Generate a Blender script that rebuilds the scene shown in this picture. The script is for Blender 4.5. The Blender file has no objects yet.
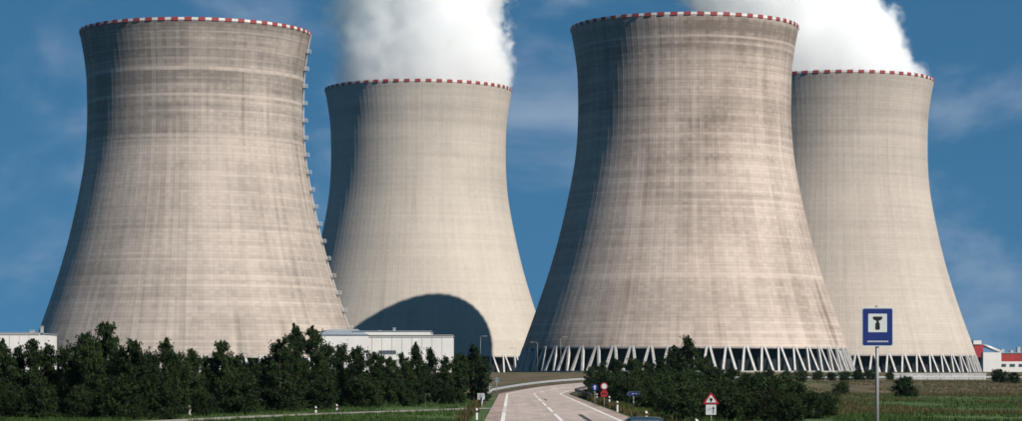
import bpy, bmesh, math, random
from mathutils import Vector, Matrix, noise as mnoise
R = math.radians
random.seed(7)
S = bpy.context.scene
C = S.collection

# ------------------------------------------------------------------ camera
F = 2484.0                     # focal length in photo pixels (1022 wide)
EYE = 3.0
HOR = 372.0                    # photo row of the horizon
cam_d = bpy.data.cameras.new('camera')
cam = bpy.data.objects.new('camera', cam_d); C.objects.link(cam)
cam.location = (0, 0, EYE); cam.rotation_euler = (R(90), 0, 0)
cam_d.sensor_width = 36.0; cam_d.lens = 36.0 * F / 1022.0
cam_d.shift_y = (HOR - 210.5) / 1022.0
cam_d.clip_start = 0.5; cam_d.clip_end = 60000
S.camera = cam

# ------------------------------------------------------------------ light
SUN_AZ, SUN_EL = 46.0, 38.0    # degrees right of straight behind the camera / above the horizon
sdir = Vector((math.sin(R(SUN_AZ)) * math.cos(R(SUN_EL)), -math.cos(R(SUN_AZ)) * math.cos(R(SUN_EL)), math.sin(R(SUN_EL))))
sun_d = bpy.data.lights.new('sun', 'SUN'); sun = bpy.data.objects.new('sun', sun_d); C.objects.link(sun)
sun_d.energy = 5.0; sun_d.angle = R(0.53); sun_d.color = (1.0, 0.93, 0.84)
sun.rotation_euler = sdir.to_track_quat('Z', 'Y').to_euler()
sun.location = (60, -60, 80)

W = bpy.data.worlds.new('World'); S.world = W; W.use_nodes = True
wn, wl = W.node_tree.nodes, W.node_tree.links
for n in list(wn): wn.remove(n)
def wnode(t, **kw):
    n = wn.new(t)
    for k, v in kw.items(): setattr(n, k, v)
    return n
sky = wnode('ShaderNodeTexSky', sky_type='NISHITA', sun_disc=False)
sky.sun_elevation = R(SUN_EL)
sky.sun_rotation = math.atan2(sdir.x, sdir.y)
sky.altitude = 600; sky.air_density = 1.0; sky.dust_density = 0.15; sky.ozone_density = 3.0
tint = wnode('ShaderNodeMix', data_type='RGBA', blend_type='MULTIPLY'); tint.inputs[0].default_value = 1.0
# a polarised, very clear sky: the pale horizon band is left out by reading the sky a little higher up
tc0 = wnode('ShaderNodeTexCoord'); sp0 = wnode('ShaderNodeSeparateXYZ'); wl.new(tc0.outputs['Generated'], sp0.inputs[0])
mz = wnode('ShaderNodeMath', operation='MAXIMUM'); wl.new(sp0.outputs[2], mz.inputs[0]); mz.inputs[1].default_value = 0.0
mz2 = wnode('ShaderNodeMath', operation='MULTIPLY_ADD'); wl.new(mz.outputs[0], mz2.inputs[0]); mz2.inputs[1].default_value = 0.75; mz2.inputs[2].default_value = 0.42
cb0 = wnode('ShaderNodeCombineXYZ'); wl.new(sp0.outputs[0], cb0.inputs[0]); wl.new(sp0.outputs[1], cb0.inputs[1]); wl.new(mz2.outputs[0], cb0.inputs[2])
nm0 = wnode('ShaderNodeVectorMath', operation='NORMALIZE'); wl.new(cb0.outputs[0], nm0.inputs[0]); wl.new(nm0.outputs[0], sky.inputs[0])
wl.new(sky.outputs[0], tint.inputs[6]); tint.inputs[7].default_value = (0.51, 1.08, 1.16, 1)
# thin fair-weather cloud over the whole sky
tc = wnode('ShaderNodeTexCoord')
mp = wnode('ShaderNodeMapping'); mp.inputs['Scale'].default_value = (1.0, 1.0, 1.9)
mp.inputs['Location'].default_value = (11.1897, 12.8411, 4.9411)
wl.new(tc.outputs['Generated'], mp.inputs[0])
nz = wnode('ShaderNodeTexNoise'); nz.inputs['Scale'].default_value = 11.0; nz.inputs['Detail'].default_value = 7.0
nz.inputs['Roughness'].default_value = 0.52; nz.inputs['Distortion'].default_value = 0.35
wl.new(mp.outputs[0], nz.inputs['Vector'])
cr = wnode('ShaderNodeMapRange'); cr.interpolation_type = 'SMOOTHSTEP'
cr.inputs[1].default_value = 0.46; cr.inputs[2].default_value = 0.76; cr.inputs[3].default_value = 0.0; cr.inputs[4].default_value = 0.66
wl.new(nz.outputs[0], cr.inputs[0])
cm = wnode('ShaderNodeMix', data_type='RGBA'); wl.new(cr.outputs[0], cm.inputs[0]); wl.new(tint.outputs[2], cm.inputs[6])
cm.inputs[7].default_value = (4.3, 5.3, 6.9, 1)
bgn = wnode('ShaderNodeBackground'); bgn.inputs[1].default_value = 0.068
wl.new(cm.outputs[2], bgn.inputs[0])
wo = wnode('ShaderNodeOutputWorld'); wl.new(bgn.outputs[0], wo.inputs[0])

S.view_settings.view_transform = 'Standard'; S.view_settings.look = 'None'
S.view_settings.exposure = 0.3; S.view_settings.gamma = 1.0; S.view_settings.use_curve_mapping = False
S.render.engine = 'CYCLES'
cy = S.cycles
cy.max_bounces = 66; cy.diffuse_bounces = 0; cy.glossy_bounces = 2; cy.transmission_bounces = 3; cy.transparent_max_bounces = 8
cy.volume_bounces = 64; cy.volume_step_rate = 1.0; cy.volume_max_steps = 256
cy.use_denoising = True
cy.pixel_filter_type = 'BLACKMAN_HARRIS'; cy.filter_width = 1.6

# ------------------------------------------------------------------ helpers
def sstep(a, b, x):
    t = max(0.0, min(1.0, (x - a) / (b - a))); return t * t * (3 - 2 * t)
def X_at(px, Y): return (px - 511.0) / F * Y
def Z_at(py, Y): return EYE + (HOR - py) / F * Y
def ground(x, y):
    z = 1.35 * sstep(338, 425, y) + 1.55 * sstep(520, 640, y)
    z += 1.25 * sstep(7.6, 9.6, x) * sstep(28, 46, y) * (1 - sstep(72, 100, y)) * (1 - sstep(30, 60, x))
    z -= 3.6 * sstep(640, 790, y) * (1 - sstep(-62, -48, x))
    return z

class NT:
    """small wrapper to write node materials quickly"""
    def __init__(self, name):
        self.m = bpy.data.materials.new(name); self.m.use_nodes = True
        self.t = self.m.node_tree; self.n = self.t.nodes; self.l = self.t.links
        self.b = self.n['Principled BSDF']; self.b.inputs['Roughness'].default_value = 0.85
        self.b.inputs['Specular IOR Level'].default_value = 0.25
        self.out = self.n['Material Output']
    def put(self, sock, v):
        if hasattr(v, 'is_output') or isinstance(v, bpy.types.NodeSocket): self.l.new(v, sock)
        else: sock.default_value = v
    def new(self, t, **kw):
        n = self.n.new(t)
        for k, v in kw.items(): setattr(n, k, v)
        return n
    def coord(self, which='Object'): return self.new('ShaderNodeTexCoord').outputs[which]
    def pos(self): return self.new('ShaderNodeNewGeometry').outputs['Position']
    def math(self, op, a, b=0.0, c=0.0):
        n = self.new('ShaderNodeMath', operation=op); self.put(n.inputs[0], a); self.put(n.inputs[1], b); self.put(n.inputs[2], c); return n.outputs[0]
    def sep(self, v):
        n = self.new('ShaderNodeSeparateXYZ'); self.put(n.inputs[0], v); return n.outputs
    def comb(self, x, y, z):
        n = self.new('ShaderNodeCombineXYZ'); self.put(n.inputs[0], x); self.put(n.inputs[1], y); self.put(n.inputs[2], z); return n.outputs[0]
    def noise(self, v, scale, detail=4, rough=0.55, vscale=None):
        if vscale is not None:
            mpp = self.new('ShaderNodeMapping'); self.put(mpp.inputs[0], v); mpp.inputs['Scale'].default_value = vscale; v = mpp.outputs[0]
        n = self.new('ShaderNodeTexNoise'); self.put(n.inputs['Vector'], v); n.inputs['Scale'].default_value = scale
        n.inputs['Detail'].default_value = detail; n.inputs['Roughness'].default_value = rough; return n.outputs[0]
    def white(self, v):
        n = self.new('ShaderNodeTexWhiteNoise', noise_dimensions='3D'); self.put(n.inputs['Vector'], v); return n.outputs[0]
    def ramp(self, v, a, b, lo=0.0, hi=1.0, smooth=True):
        n = self.new('ShaderNodeMapRange'); n.interpolation_type = 'SMOOTHSTEP' if smooth else 'LINEAR'
        self.put(n.inputs[0], v); self.put(n.inputs[1], a); self.put(n.inputs[2], b); self.put(n.inputs[3], lo); self.put(n.inputs[4], hi); return n.outputs[0]
    def mix(self, f, a, b, blend='MIX'):
        n = self.new('ShaderNodeMix', data_type='RGBA', blend_type=blend)
        self.put(n.inputs[0], f)
        for s, v in ((n.inputs[6], a), (n.inputs[7], b)):
            if isinstance(v, (tuple, list)) and len(v) == 3: v = (*v, 1)
            self.put(s, v)
        return n.outputs[2]
    def color(self, v):
        if isinstance(v, (tuple, list)) and len(v) == 3: v = (*v, 1)
        self.put(self.b.inputs['Base Color'], v)
    def bump(self, h, strength=0.4, dist=0.05):
        n = self.new('ShaderNodeBump'); n.inputs['Strength'].default_value = strength; n.inputs['Distance'].default_value = dist
        self.put(n.inputs['Height'], h); self.l.new(n.outputs[0], self.b.inputs['Normal'])

def simple(name, col, rough=0.7, var=0.12, scale=1.5, metal=0.0):
    t = NT(name); p = t.coord()
    f = t.noise(p, scale, 5)
    lo = tuple(c * (1 - var) for c in col); hi = tuple(min(1, c * (1 + var)) for c in col)
    t.color(t.mix(t.ramp(f, 0.3, 0.7), lo, hi)); t.b.inputs['Roughness'].default_value = rough; t.b.inputs['Metallic'].default_value = metal
    return t.m

def tag(o, label=None, cat=None, group=None, kind=None):
    if label: o['label'] = label
    if cat: o['category'] = cat
    if group: o['group'] = group
    if kind: o['kind'] = kind
    return o
def empty(name, loc=(0, 0, 0), rz=0.0):
    o = bpy.data.objects.new(name, None); C.objects.link(o); o.location = loc; o.rotation_euler = (0, 0, rz); return o
def link(name, me, parent=None, loc=None, rot=None):
    o = bpy.data.objects.new(name, me); C.objects.link(o)
    if parent is not None: o.parent = parent
    if loc is not None: o.location = loc
    if rot is not None: o.rotation_euler = rot
    return o

class MB:
    """collects shapes into one mesh"""
    def __init__(self): self.v = []; self.f = []; self.mi = []; self.cur = 0
    def add(self, vs, fs):
        k = len(self.v); self.v += [tuple(p) for p in vs]
        for f in fs: self.f.append(tuple(k + i for i in f)); self.mi.append(self.cur)
    def box(self, c, s, rz=0.0):
        hx, hy, hz = s[0] / 2, s[1] / 2, s[2] / 2; vs = []
        ca, sa = math.cos(rz), math.sin(rz)
        for dz in (-hz, hz):
            for dx, dy in ((-hx, -hy), (hx, -hy), (hx, hy), (-hx, hy)):
                vs.append((c[0] + dx * ca - dy * sa, c[1] + dx * sa + dy * ca, c[2] + dz))
        self.add(vs, [(3, 2, 1, 0), (4, 5, 6, 7), (0, 1, 5, 4), (1, 2, 6, 5), (2, 3, 7, 6), (3, 0, 4, 7)])
    def tube(self, pts, rads, n=8, cap=True):
        rings = []
        pts = [Vector(p) for p in pts]
        vs = []
        for i, p in enumerate(pts):
            d = (pts[min(i + 1, len(pts) - 1)] - pts[max(i - 1, 0)]).normalized()
            a = d.orthogonal() if abs(d.z) < 0.9 else Vector((1, 0, 0)) - d * d.x
            a.normalize(); b = d.cross(a)
            for k in range(n):
                t = 2 * math.pi * k / n
                vs.append(p + (a * math.cos(t) + b * math.sin(t)) * rads[i])
        fs = []
        for i in range(len(pts) - 1):
            for k in range(n):
                fs.append((i * n + k, i * n + (k + 1) % n, (i + 1) * n + (k + 1) % n, (i + 1) * n + k))
        if cap:
            fs.append(tuple(reversed(range(n)))); fs.append(tuple((len(pts) - 1) * n + k for k in range(n)))
        self.add(vs, fs)
    def prism(self, poly, y0, y1):
        """polygon in xz extruded along y"""
        n = len(poly); vs = [(x, y0, z) for x, z in poly] + [(x, y1, z) for x, z in poly]
        fs = [tuple(range(n)), tuple(reversed(range(n, 2 * n)))] + [(i, i + n, (i + 1) % n + n, (i + 1) % n) for i in range(n)]
        self.add(vs, fs)
    def mesh(self, name, mats, smooth=False):
        me = bpy.data.meshes.new(name); me.from_pydata(self.v, [], self.f)
        if not isinstance(mats, (list, tuple)): mats = [mats]
        for m in mats: me.materials.append(m)
        for i, p in enumerate(me.polygons): p.material_index = self.mi[i]; p.use_smooth = smooth
        bm = bmesh.new(); bm.from_mesh(me); bmesh.ops.recalc_face_normals(bm, faces=bm.faces); bm.to_mesh(me); bm.free()
        return me
    def build(self, name, mats, parent=None, smooth=False, loc=None, rot=None):
        return link(name, self.mesh(name, mats, smooth), parent, loc, rot)

# ------------------------------------------------------------------ materials
def concrete(name, base, dirt, contrast, upper, seed, rib_n=168, lift=1.12, rings=()):
    t = NT(name); p = t.coord()
    x, y, z = t.sep(p)
    ang = t.math('ARCTAN2', y, x)
    u = t.math('MULTIPLY', ang, rib_n / (2 * math.pi))
    cell_u = t.math('FLOOR', u); cell_v = t.math('FLOOR', t.math('DIVIDE', z, lift))
    cyl = t.comb(t.math('MULTIPLY', ang, 40.0), seed * 17.3, z)           # unrolled shell in metres
    streak = t.noise(cyl, 1.0, 6, 0.6, (0.42, 1, 0.022))                  # rain streaks run down
    streak2 = t.noise(cyl, 1.0, 4, 0.6, (1.3, 1, 0.05))
    bands = t.noise(cyl, 1.0, 5, 0.62, (0.006, 1, 0.16))                  # casting lifts ring the shell
    bands2 = t.noise(cyl, 1.0, 4, 0.6, (0.02, 1, 0.9))
    patch = t.noise(cyl, 1.0, 4, 0.55, (0.035, 1, 0.03))
    cell = t.white(t.comb(cell_u, cell_v, seed))
    row = t.white(t.comb(3.0, cell_v, seed)); colr = t.white(t.comb(cell_u, 5.0, seed))
    h = t.math('DIVIDE', z, 126.0)
    up = t.ramp(t.math('ADD', h, t.math('MULTIPLY', t.math('SUBTRACT', patch, 0.5), 0.22)), 0.60, 0.78)
    f = t.math('MULTIPLY', t.math('SUBTRACT', streak, 0.5), 1.0)
    f = t.math('ADD', f, t.math('MULTIPLY', t.math('SUBTRACT', streak2, 0.5), 0.55))
    f = t.math('ADD', f, t.math('MULTIPLY', t.math('SUBTRACT', bands, 0.5), t.math('ADD', 0.35, t.math('MULTIPLY', up, 2.1))))
    f = t.math('ADD', f, t.math('MULTIPLY', t.math('SUBTRACT', bands2, 0.5), 0.75))
    f = t.math('ADD', f, t.math('MULTIPLY', t.math('SUBTRACT', cell, 0.5), 0.26))
    f = t.math('ADD', f, t.math('MULTIPLY', t.math('SUBTRACT', row, 0.5), 0.28))
    f = t.math('ADD', f, t.math('MULTIPLY', t.math('SUBTRACT', colr, 0.5), 0.22))
    f = t.math('ADD', f, t.math('MULTIPLY', t.math('SUBTRACT', patch, 0.5), 1.7))
    drip = t.noise(cyl, 1.0, 3, 0.5, (0.16, 1, 0.012))                    # a few long dark run-off stains
    f = t.math('ADD', f, t.math('MULTIPLY', t.ramp(drip, 0.60, 0.74), 0.55))
    f = t.math('MULTIPLY', f, contrast)
    f = t.math('ADD', f, t.math('MULTIPLY', up, upper))
    f = t.math('ADD', f, 0.33)
    col = t.mix(t.ramp(f, 0.0, 1.0, smooth=False), base, dirt)
    # thin joints between the lifts
    fr = t.math('FRACT', t.math('DIVIDE', z, lift)); joint = t.math('LESS_THAN', fr, 0.12)
    col = t.mix(t.math('MULTIPLY', joint, 0.22 * contrast + 0.05), col, tuple(c * 0.45 for c in dirt))
    for zr, wr, k in rings:                                               # pale repaired casting rings
        d = t.math('ABSOLUTE', t.math('SUBTRACT', z, t.math('ADD', zr - 0.6, t.math('MULTIPLY', patch, 1.2))))
        m = t.math('MULTIPLY', t.ramp(d, wr, wr * 0.4), t.math('MULTIPLY', t.ramp(streak, 0.30, 0.62, 0.35, 1.0), k))
        col = t.mix(m, col, tuple(c * 1.08 for c in base))
    t.color(col); t.b.inputs['Roughness'].default_value = 0.92
    fine = t.noise(p, 1.2, 6, 0.7)
    t.bump(t.math('ADD', fine, t.math('MULTIPLY', cell, 0.25)), 0.35, 0.15)
    return t.m

M = {}
M['con1'] = concrete('stained_concrete_left', (0.45, 0.383, 0.328), (0.185, 0.160, 0.138), 0.80, 0.29, 1.0, rings=((108.0, 0.9, 0.75), (99.0, 0.7, 0.6), (115.0, 0.5, 0.4), (85.0, 0.8, 0.5), (120.5, 0.4, 0.4)))
M['con2'] = concrete('stained_concrete_right', (0.505, 0.417, 0.352), (0.195, 0.157, 0.130), 0.80, 0.24, 2.0, rings=((117.0, 0.5, 0.5), (83.0, 0.6, 0.4), (34.0, 0.8, 0.45)))
M['con3'] = concrete('pale_concrete_left', (0.50, 0.448, 0.385), (0.31, 0.28, 0.245), 0.5, 0.10, 3.0)
M['con4'] = concrete('pale_concrete_right', (0.47, 0.41, 0.35), (0.285, 0.25, 0.215), 0.55, 0.10, 4.0)
M['leg'] = simple('leg_concrete', (0.45, 0.435, 0.41), 0.85, 0.15, 0.6)
M['basin'] = simple('basin_concrete', (0.30, 0.28, 0.255), 0.9, 0.2, 0.3)
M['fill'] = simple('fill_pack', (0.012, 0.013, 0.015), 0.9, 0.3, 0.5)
M['red'] = simple('band_red', (0.24, 0.04, 0.04), 0.6, 0.25, 0.6)
M['white'] = simple('band_white', (0.58, 0.56, 0.54), 0.6, 0.12, 0.4)
M['galv'] = simple('galvanised_steel', (0.46, 0.47, 0.47), 0.5, 0.15, 2.0, 0.3)
M['dark_rail'] = simple('shade_dark_steel', (0.10, 0.095, 0.09), 0.7, 0.25, 1.5, 0.2)  # shade on the inner rail's face put into the colour; posts share it
M['pole'] = simple('grey_pole', (0.28, 0.28, 0.27), 0.5, 0.1, 3.0, 0.2)
M['sign_blue'] = simple('sign_blue', (0.012, 0.025, 0.13), 0.45, 0.08, 2.0)
M['sign_white'] = simple('sign_white', (0.50, 0.53, 0.51), 0.45, 0.05, 2.0)
M['sign_black'] = simple('sign_black', (0.012, 0.012, 0.012), 0.5, 0.1, 2.0)
M['sign_red'] = simple('sign_red', (0.27, 0.02, 0.03), 0.45, 0.1, 2.0)
M['sign_back'] = simple('sign_back', (0.10, 0.14, 0.14), 0.5, 0.1, 2.0, 0.3)
M['plastic_white'] = simple('guide_post_white', (0.70, 0.69, 0.64), 0.5, 0.1, 3.0)
M['line'] = None
M['bwhite'] = simple('white_cladding', (0.66, 0.64, 0.60), 0.7, 0.06, 0.15)
M['bgrey'] = simple('blue_grey_roof', (0.23, 0.27, 0.31), 0.6, 0.12, 0.2)
M['bdark'] = simple('dark_gable', (0.035, 0.04, 0.045), 0.5, 0.2, 0.6)
M['bred'] = simple('red_cladding', (0.33, 0.035, 0.035), 0.6, 0.12, 0.2)
M['glass'] = simple('window_glass', (0.05, 0.07, 0.09), 0.12, 0.2, 0.4)
M['bark'] = simple('bark', (0.075, 0.06, 0.045), 0.9, 0.35, 4.0)

def leaf_mat(name, c1, c2, dry=None):
    t = NT(name)
    oi = t.new('ShaderNodeObjectInfo').outputs['Random']
    p = t.coord()
    f = t.noise(p, 1.7, 3); g = t.noise(p, 9.0, 2)
    k = t.math('ADD', t.math('MULTIPLY', t.ramp(f, 0.3, 0.7), 0.55), t.math('MULTIPLY', t.ramp(g, 0.35, 0.65), 0.45))
    k = t.math('ADD', t.math('MULTIPLY', k, 0.8), t.math('MULTIPLY', t.math('SUBTRACT', oi, 0.3), 0.4))
    col = t.mix(t.ramp(k, 0.0, 1.0, smooth=False), c1, c2)
    t.color(col); t.b.inputs['Roughness'].default_value = 0.75; t.b.inputs['Specular IOR Level'].default_value = 0.08
    tr = t.new('ShaderNodeBsdfTranslucent'); t.l.new(col, tr.inputs[0])
    ms = t.new('ShaderNodeMixShader'); ms.inputs[0].default_value = 0.22
    t.l.new(t.b.outputs[0], ms.inputs[1]); t.l.new(tr.outputs[0], ms.inputs[2]); t.l.new(ms.outputs[0], t.out.inputs[0])
    return t.m
M['leaf'] = leaf_mat('leaf_dark', (0.006, 0.012, 0.005), (0.038, 0.062, 0.020))
M['leaf2'] = leaf_mat('leaf_olive', (0.007, 0.010, 0.004), (0.032, 0.040, 0.013))
M['grass_blade'] = leaf_mat('grass_blade', (0.026, 0.055, 0.013), (0.066, 0.108, 0.026))
M['dry_blade'] = leaf_mat('dry_blade', (0.060, 0.052, 0.020), (0.135, 0.110, 0.048))

def ground_mat():
    t = NT('meadow'); p = t.pos(); x, y, z = t.sep(p)
    n1 = t.noise(p, 0.035, 5, 0.6, (1, 0.5, 1)); n2 = t.noise(p, 0.22, 5, 0.65, (1, 0.35, 1)); n3 = t.noise(p, 2.2, 4, 0.7)
    green = t.mix(t.ramp(n2, 0.32, 0.68), (0.034, 0.066, 0.016), (0.066, 0.108, 0.026))
    green = t.mix(t.ramp(n3, 0.4, 0.75, 0, 0.5), green, (0.085, 0.115, 0.035))
    brown = t.mix(t.ramp(n2, 0.3, 0.7), (0.066, 0.048, 0.027), (0.130, 0.092, 0.053))
    brown = t.mix(t.ramp(n3, 0.45, 0.75, 0, 0.6), brown, (0.07, 0.075, 0.03))
    far = t.ramp(y, 215.0, 330.0)
    k = t.math('ADD', t.math('MULTIPLY', far, 0.44), t.math('SUBTRACT', n1, 0.5))
    k = t.math('ADD', k, t.math('MULTIPLY', t.math('SUBTRACT', n2, 0.5), 0.5))
    dryness = t.ramp(k, 0.22, 0.50)
    soil = t.math('MULTIPLY', t.ramp(y, 395.0, 440.0), t.math('SUBTRACT', 1.0, t.ramp(x, 40.0, 62.0)))
    dryness = t.math('MAXIMUM', dryness, t.math('MULTIPLY', soil, 0.95))
    dryness = t.math('MULTIPLY', dryness, t.math('SUBTRACT', 1.0, t.ramp(y, 600.0, 680.0)))      # green added round the towers to cut light bounced onto their shaded sides
    t.color(t.mix(dryness, green, brown)); t.b.inputs['Roughness'].default_value = 0.95
    t.bump(t.math('ADD', n3, n2), 0.8, 0.25)
    return t.m
M['ground'] = ground_mat()

def road_mat(name, base, red=0.0):
    t = NT(name); p = t.pos()
    n1 = t.noise(p, 0.5, 5, 0.6, (1, 0.22, 1)); n2 = t.noise(p, 0.16, 4, 0.6, (0.25, 1.0, 1)); n3 = t.noise(p, 9, 3, 0.7)
    dk = tuple(c * 0.78 for c in base); lt = tuple(c * 1.14 for c in base)
    col = t.mix(t.ramp(n1, 0.3, 0.7), dk, lt)
    col = t.mix(t.ramp(n2, 0.5, 0.62, 0, 0.35), col, tuple(c * 0.66 for c in base))
    col = t.mix(t.ramp(n3, 0.5, 0.8, 0, 0.3), col, tuple(c * 1.3 for c in base))
    n4 = t.noise(p, 1.0, 4, 0.6, (1.15, 0.006, 1)); n5 = t.noise(p, 1.0, 5, 0.7, (0.5, 0.35, 1))
    col = t.mix(t.ramp(n4, 0.46, 0.66, 0, 0.42), col, tuple(c * 0.62 for c in base))      # tyre tracks
    col = t.mix(t.ramp(n5, 0.62, 0.66, 0, 0.30), col, tuple(c * 0.6 for c in base))       # patches
    t.color(col); t.b.inputs['Roughness'].default_value = 0.9; t.bump(n3, 0.3, 0.02)
    return t.m
M['road'] = road_mat('pale_asphalt', (0.42, 0.345, 0.30))
M['shoulder'] = road_mat('reddish_shoulder', (0.34, 0.255, 0.215))
M['path'] = road_mat('pale_path', (0.30, 0.265, 0.225))
M['skid'] = simple('tyre_mark', (0.05, 0.047, 0.045), 0.9, 0.2, 2.0)
def line_mat():
    t = NT('worn_road_paint'); p = t.pos(); n = t.noise(p, 3.0, 5, 0.7)
    t.color(t.mix(t.ramp(n, 0.38, 0.62), (0.52, 0.48, 0.44), (0.80, 0.77, 0.73))); return t.m
M['line'] = line_mat()

# ------------------------------------------------------------------ terrain
def axis(spec):
    out = [spec[0][0]]
    for a, b, st in spec:
        x = a
        while x < b - 1e-6: x = min(b, x + st); out.append(x)
    return out
gx = axis([(-1500, -300, 150), (-300, -60, 30), (-60, 6, 4), (6, 12, 0.8), (12, 130, 5), (130, 400, 30), (400, 1500, 150)])
gy = axis([(-600, -60, 90), (-60, 110, 4), (110, 336, 8), (336, 430, 2), (430, 516, 8), (516, 648, 4), (648, 2000, 100), (2000, 3600, 400)])
gv = [(x, y, ground(x, y)) for y in gy for x in gx]
nx = len(gx)
gf = [(j * nx + i, j * nx + i + 1, (j + 1) * nx + i + 1, (j + 1) * nx + i) for j in range(len(gy) - 1) for i in range(nx - 1)]
gm = bpy.data.meshes.new('ground'); gm.from_pydata(gv, [], gf); gm.materials.append(M['ground'])
for p in gm.polygons: p.use_smooth = True
tag(link('ground', gm), kind='structure')

# ------------------------------------------------------------------ road
RC = 3.05; RAD = 220.0; Y0 = 330.0
def road_pt(s, off):
    """s metres along the road from y=-40; off to the right of its centre line"""
    st = Y0 + 40
    if s <= st: return (RC + off, s - 40)
    ph = (s - st) / RAD; r = RAD - off
    return (RC + RAD - r * math.cos(ph), Y0 + r * math.sin(ph))
def road_pos(s, off, dz=0.0):
    x, y = road_pt(s, off); return (x, y, ground(min(x, 7.0), y) + dz)
def strip(name, s0, s1, o0, o1, dz, mat, step=3.0, parent=None, thick=0.0):
    n = max(1, int((s1 - s0) / step)); vs = []; fs = []
    for i in range(n + 1):
        s = s0 + (s1 - s0) * i / n
        vs += [road_pos(s, o0, dz), road_pos(s, o1, dz)]
    fs = [(2 * i, 2 * i + 1, 2 * i + 3, 2 * i + 2) for i in range(n)]
    mb = MB(); mb.add(vs, fs); o = mb.build(name, mat, parent, True); return o
SEND = Y0 + 40 + RAD * 1.35
road = strip('road', 0, SEND, -4.65, 4.65, 0.05, M['road']); tag(road, kind='structure')
tag(strip('shoulder', 0, SEND, -4.6, -3.72, 0.058, M['shoulder'], parent=road))
tag(strip('shoulder', 0, SEND, 3.72, 4.6, 0.058, M['shoulder'], parent=road))
strip('edge_line', 0, SEND, 3.42, 3.68, 0.062, M['line'], parent=road)
s = 0.0
strip('edge_line', 0, 222, -3.68, -3.42, 0.062, M['line'], parent=road)
for a in (226, 234, 242): strip('edge_line', a, a + 4, -3.68, -3.42, 0.062, M['line'], parent=road)
strip('edge_line', 250, SEND, -3.68, -3.42, 0.062, M['line'], parent=road)
s = 18.0
while s < SEND - 12:
    strip('centre_dash', s, s + 26, -0.12, 0.12, 0.062, M['line'], parent=road); s += 34
sk = strip('tyre_mark', 188, 212, 1.55, 1.85, 0.060, M['skid'], parent=road)
strip('tyre_mark', 296, 310, 0.5, 0.7, 0.060, M['skid'], parent=road)

# side path that joins from the left
pp = [(-1.8, 205), (-6.5, 193), (-12, 180), (-16.5, 167), (-20.5, 152), (-26, 130), (-34, 100)]
def poly_strip(name, pts, w, dz, mat):
    vs = []
    for i, p in enumerate(pts):
        a = Vector(pts[max(i - 1, 0)]); b = Vector(pts[min(i + 1, len(pts) - 1)]); d = (b - a).normalized(); nn = Vector((-d.y, d.x))
        for sg in (-1, 1):
            q = Vector(p) + nn * sg * w / 2; vs.append((q.x, q.y, ground(q.x, q.y) + dz))
    mb = MB(); mb.add(vs, [(2 * i, 2 * i + 1, 2 * i + 3, 2 * i + 2) for i in range(len(pts) - 1)])
    return mb.build(name, mat, None, True)
tag(poly_strip('path', pp, 2.8, 0.03, M['path']), kind='structure')

# ------------------------------------------------------------------ cooling towers
PROF = [(9.0, 58.6), (12, 57.6), (20, 54.7), (30, 51.2), (40, 48.0), (50, 45.2), (60, 42.85), (70, 40.8), (78, 39.5), (86, 38.75), (95, 38.45),
        (104, 38.55), (110, 38.85), (116, 39.6), (121, 40.45), (124, 41.1)]
def prof(z):
    for (a, ra), (b, rb) in zip(PROF, PROF[1:]):
        if z <= b:
            i = PROF.index((a, ra)); p0 = PROF[max(i - 1, 0)]; p3 = PROF[min(i + 2, len(PROF) - 1)]
            m0 = (rb - p0[1]) / (b - p0[0]); m1 = (p3[1] - ra) / (p3[0] - a); t = (z - a) / (b - a); d = b - a
            return (2*t**3-3*t*t+1)*ra + (t**3-2*t*t+t)*m0*d + (-2*t**3+3*t*t)*rb + (t**3-t*t)*m1*d
    return PROF[-1][1]
HT = 124.2; NP = 56
def shell_mesh(name, mat):
    nr, per = 112, 6; nu = nr * per; zs = [9.0 + (HT - 9.0) * i / 92 for i in range(93)]
    vs = []
    for z in zs:
        r = prof(min(z, 124.0))
        for k in range(nu):
            a = 2 * math.pi * k / nu; rr = r + (0.028 if k % per == 0 else 0.0); vs.append((rr * math.cos(a), rr * math.sin(a), z))
    fs = []
    for j in range(len(zs) - 1):
        for k in range(nu): fs.append((j * nu + k, j * nu + (k + 1) % nu, (j + 1) * nu + (k + 1) % nu, (j + 1) * nu + k))
    # inner face, coarser
    ni = 112; zi = [9.0 + (HT - 9.0) * i / 30 for i in range(31)]; base = len(vs)
    for z in zi:
        r = prof(min(z, 124.0)) - 0.9
        for k in range(ni):
            a = 2 * math.pi * k / ni; vs.append((r * math.cos(a), r * math.sin(a), z))
    for j in range(len(zi) - 1):
        for k in range(ni): fs.append((base + j * ni + k, base + (j + 1) * ni + k, base + (j + 1) * ni + (k + 1) % ni, base + j * ni + (k + 1) % ni))
    me = bpy.data.meshes.new(name); me.from_pydata(vs, [], fs); me.materials.append(mat)
    for p in me.polygons: p.use_smooth = False
    return me
def ring_mesh(name, r0, r1, z0, z1, mat, n=112):
    mb = MB(); vs = []
    for k in range(n):
        a = 2 * math.pi * k / n; c, s_ = math.cos(a), math.sin(a)
        vs += [(r0 * c, r0 * s_, z0), (r1 * c, r1 * s_, z0), (r1 * c, r1 * s_, z1), (r0 * c, r0 * s_, z1)]
    fs = []
    for k in range(n):
        a, b = 4 * k, 4 * ((k + 1) % n)
        for e in range(4): fs.append((a + e, b + e, b + (e + 1) % 4, a + (e + 1) % 4))
    mb.add(vs, fs); return mb.mesh(name, mat)
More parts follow.
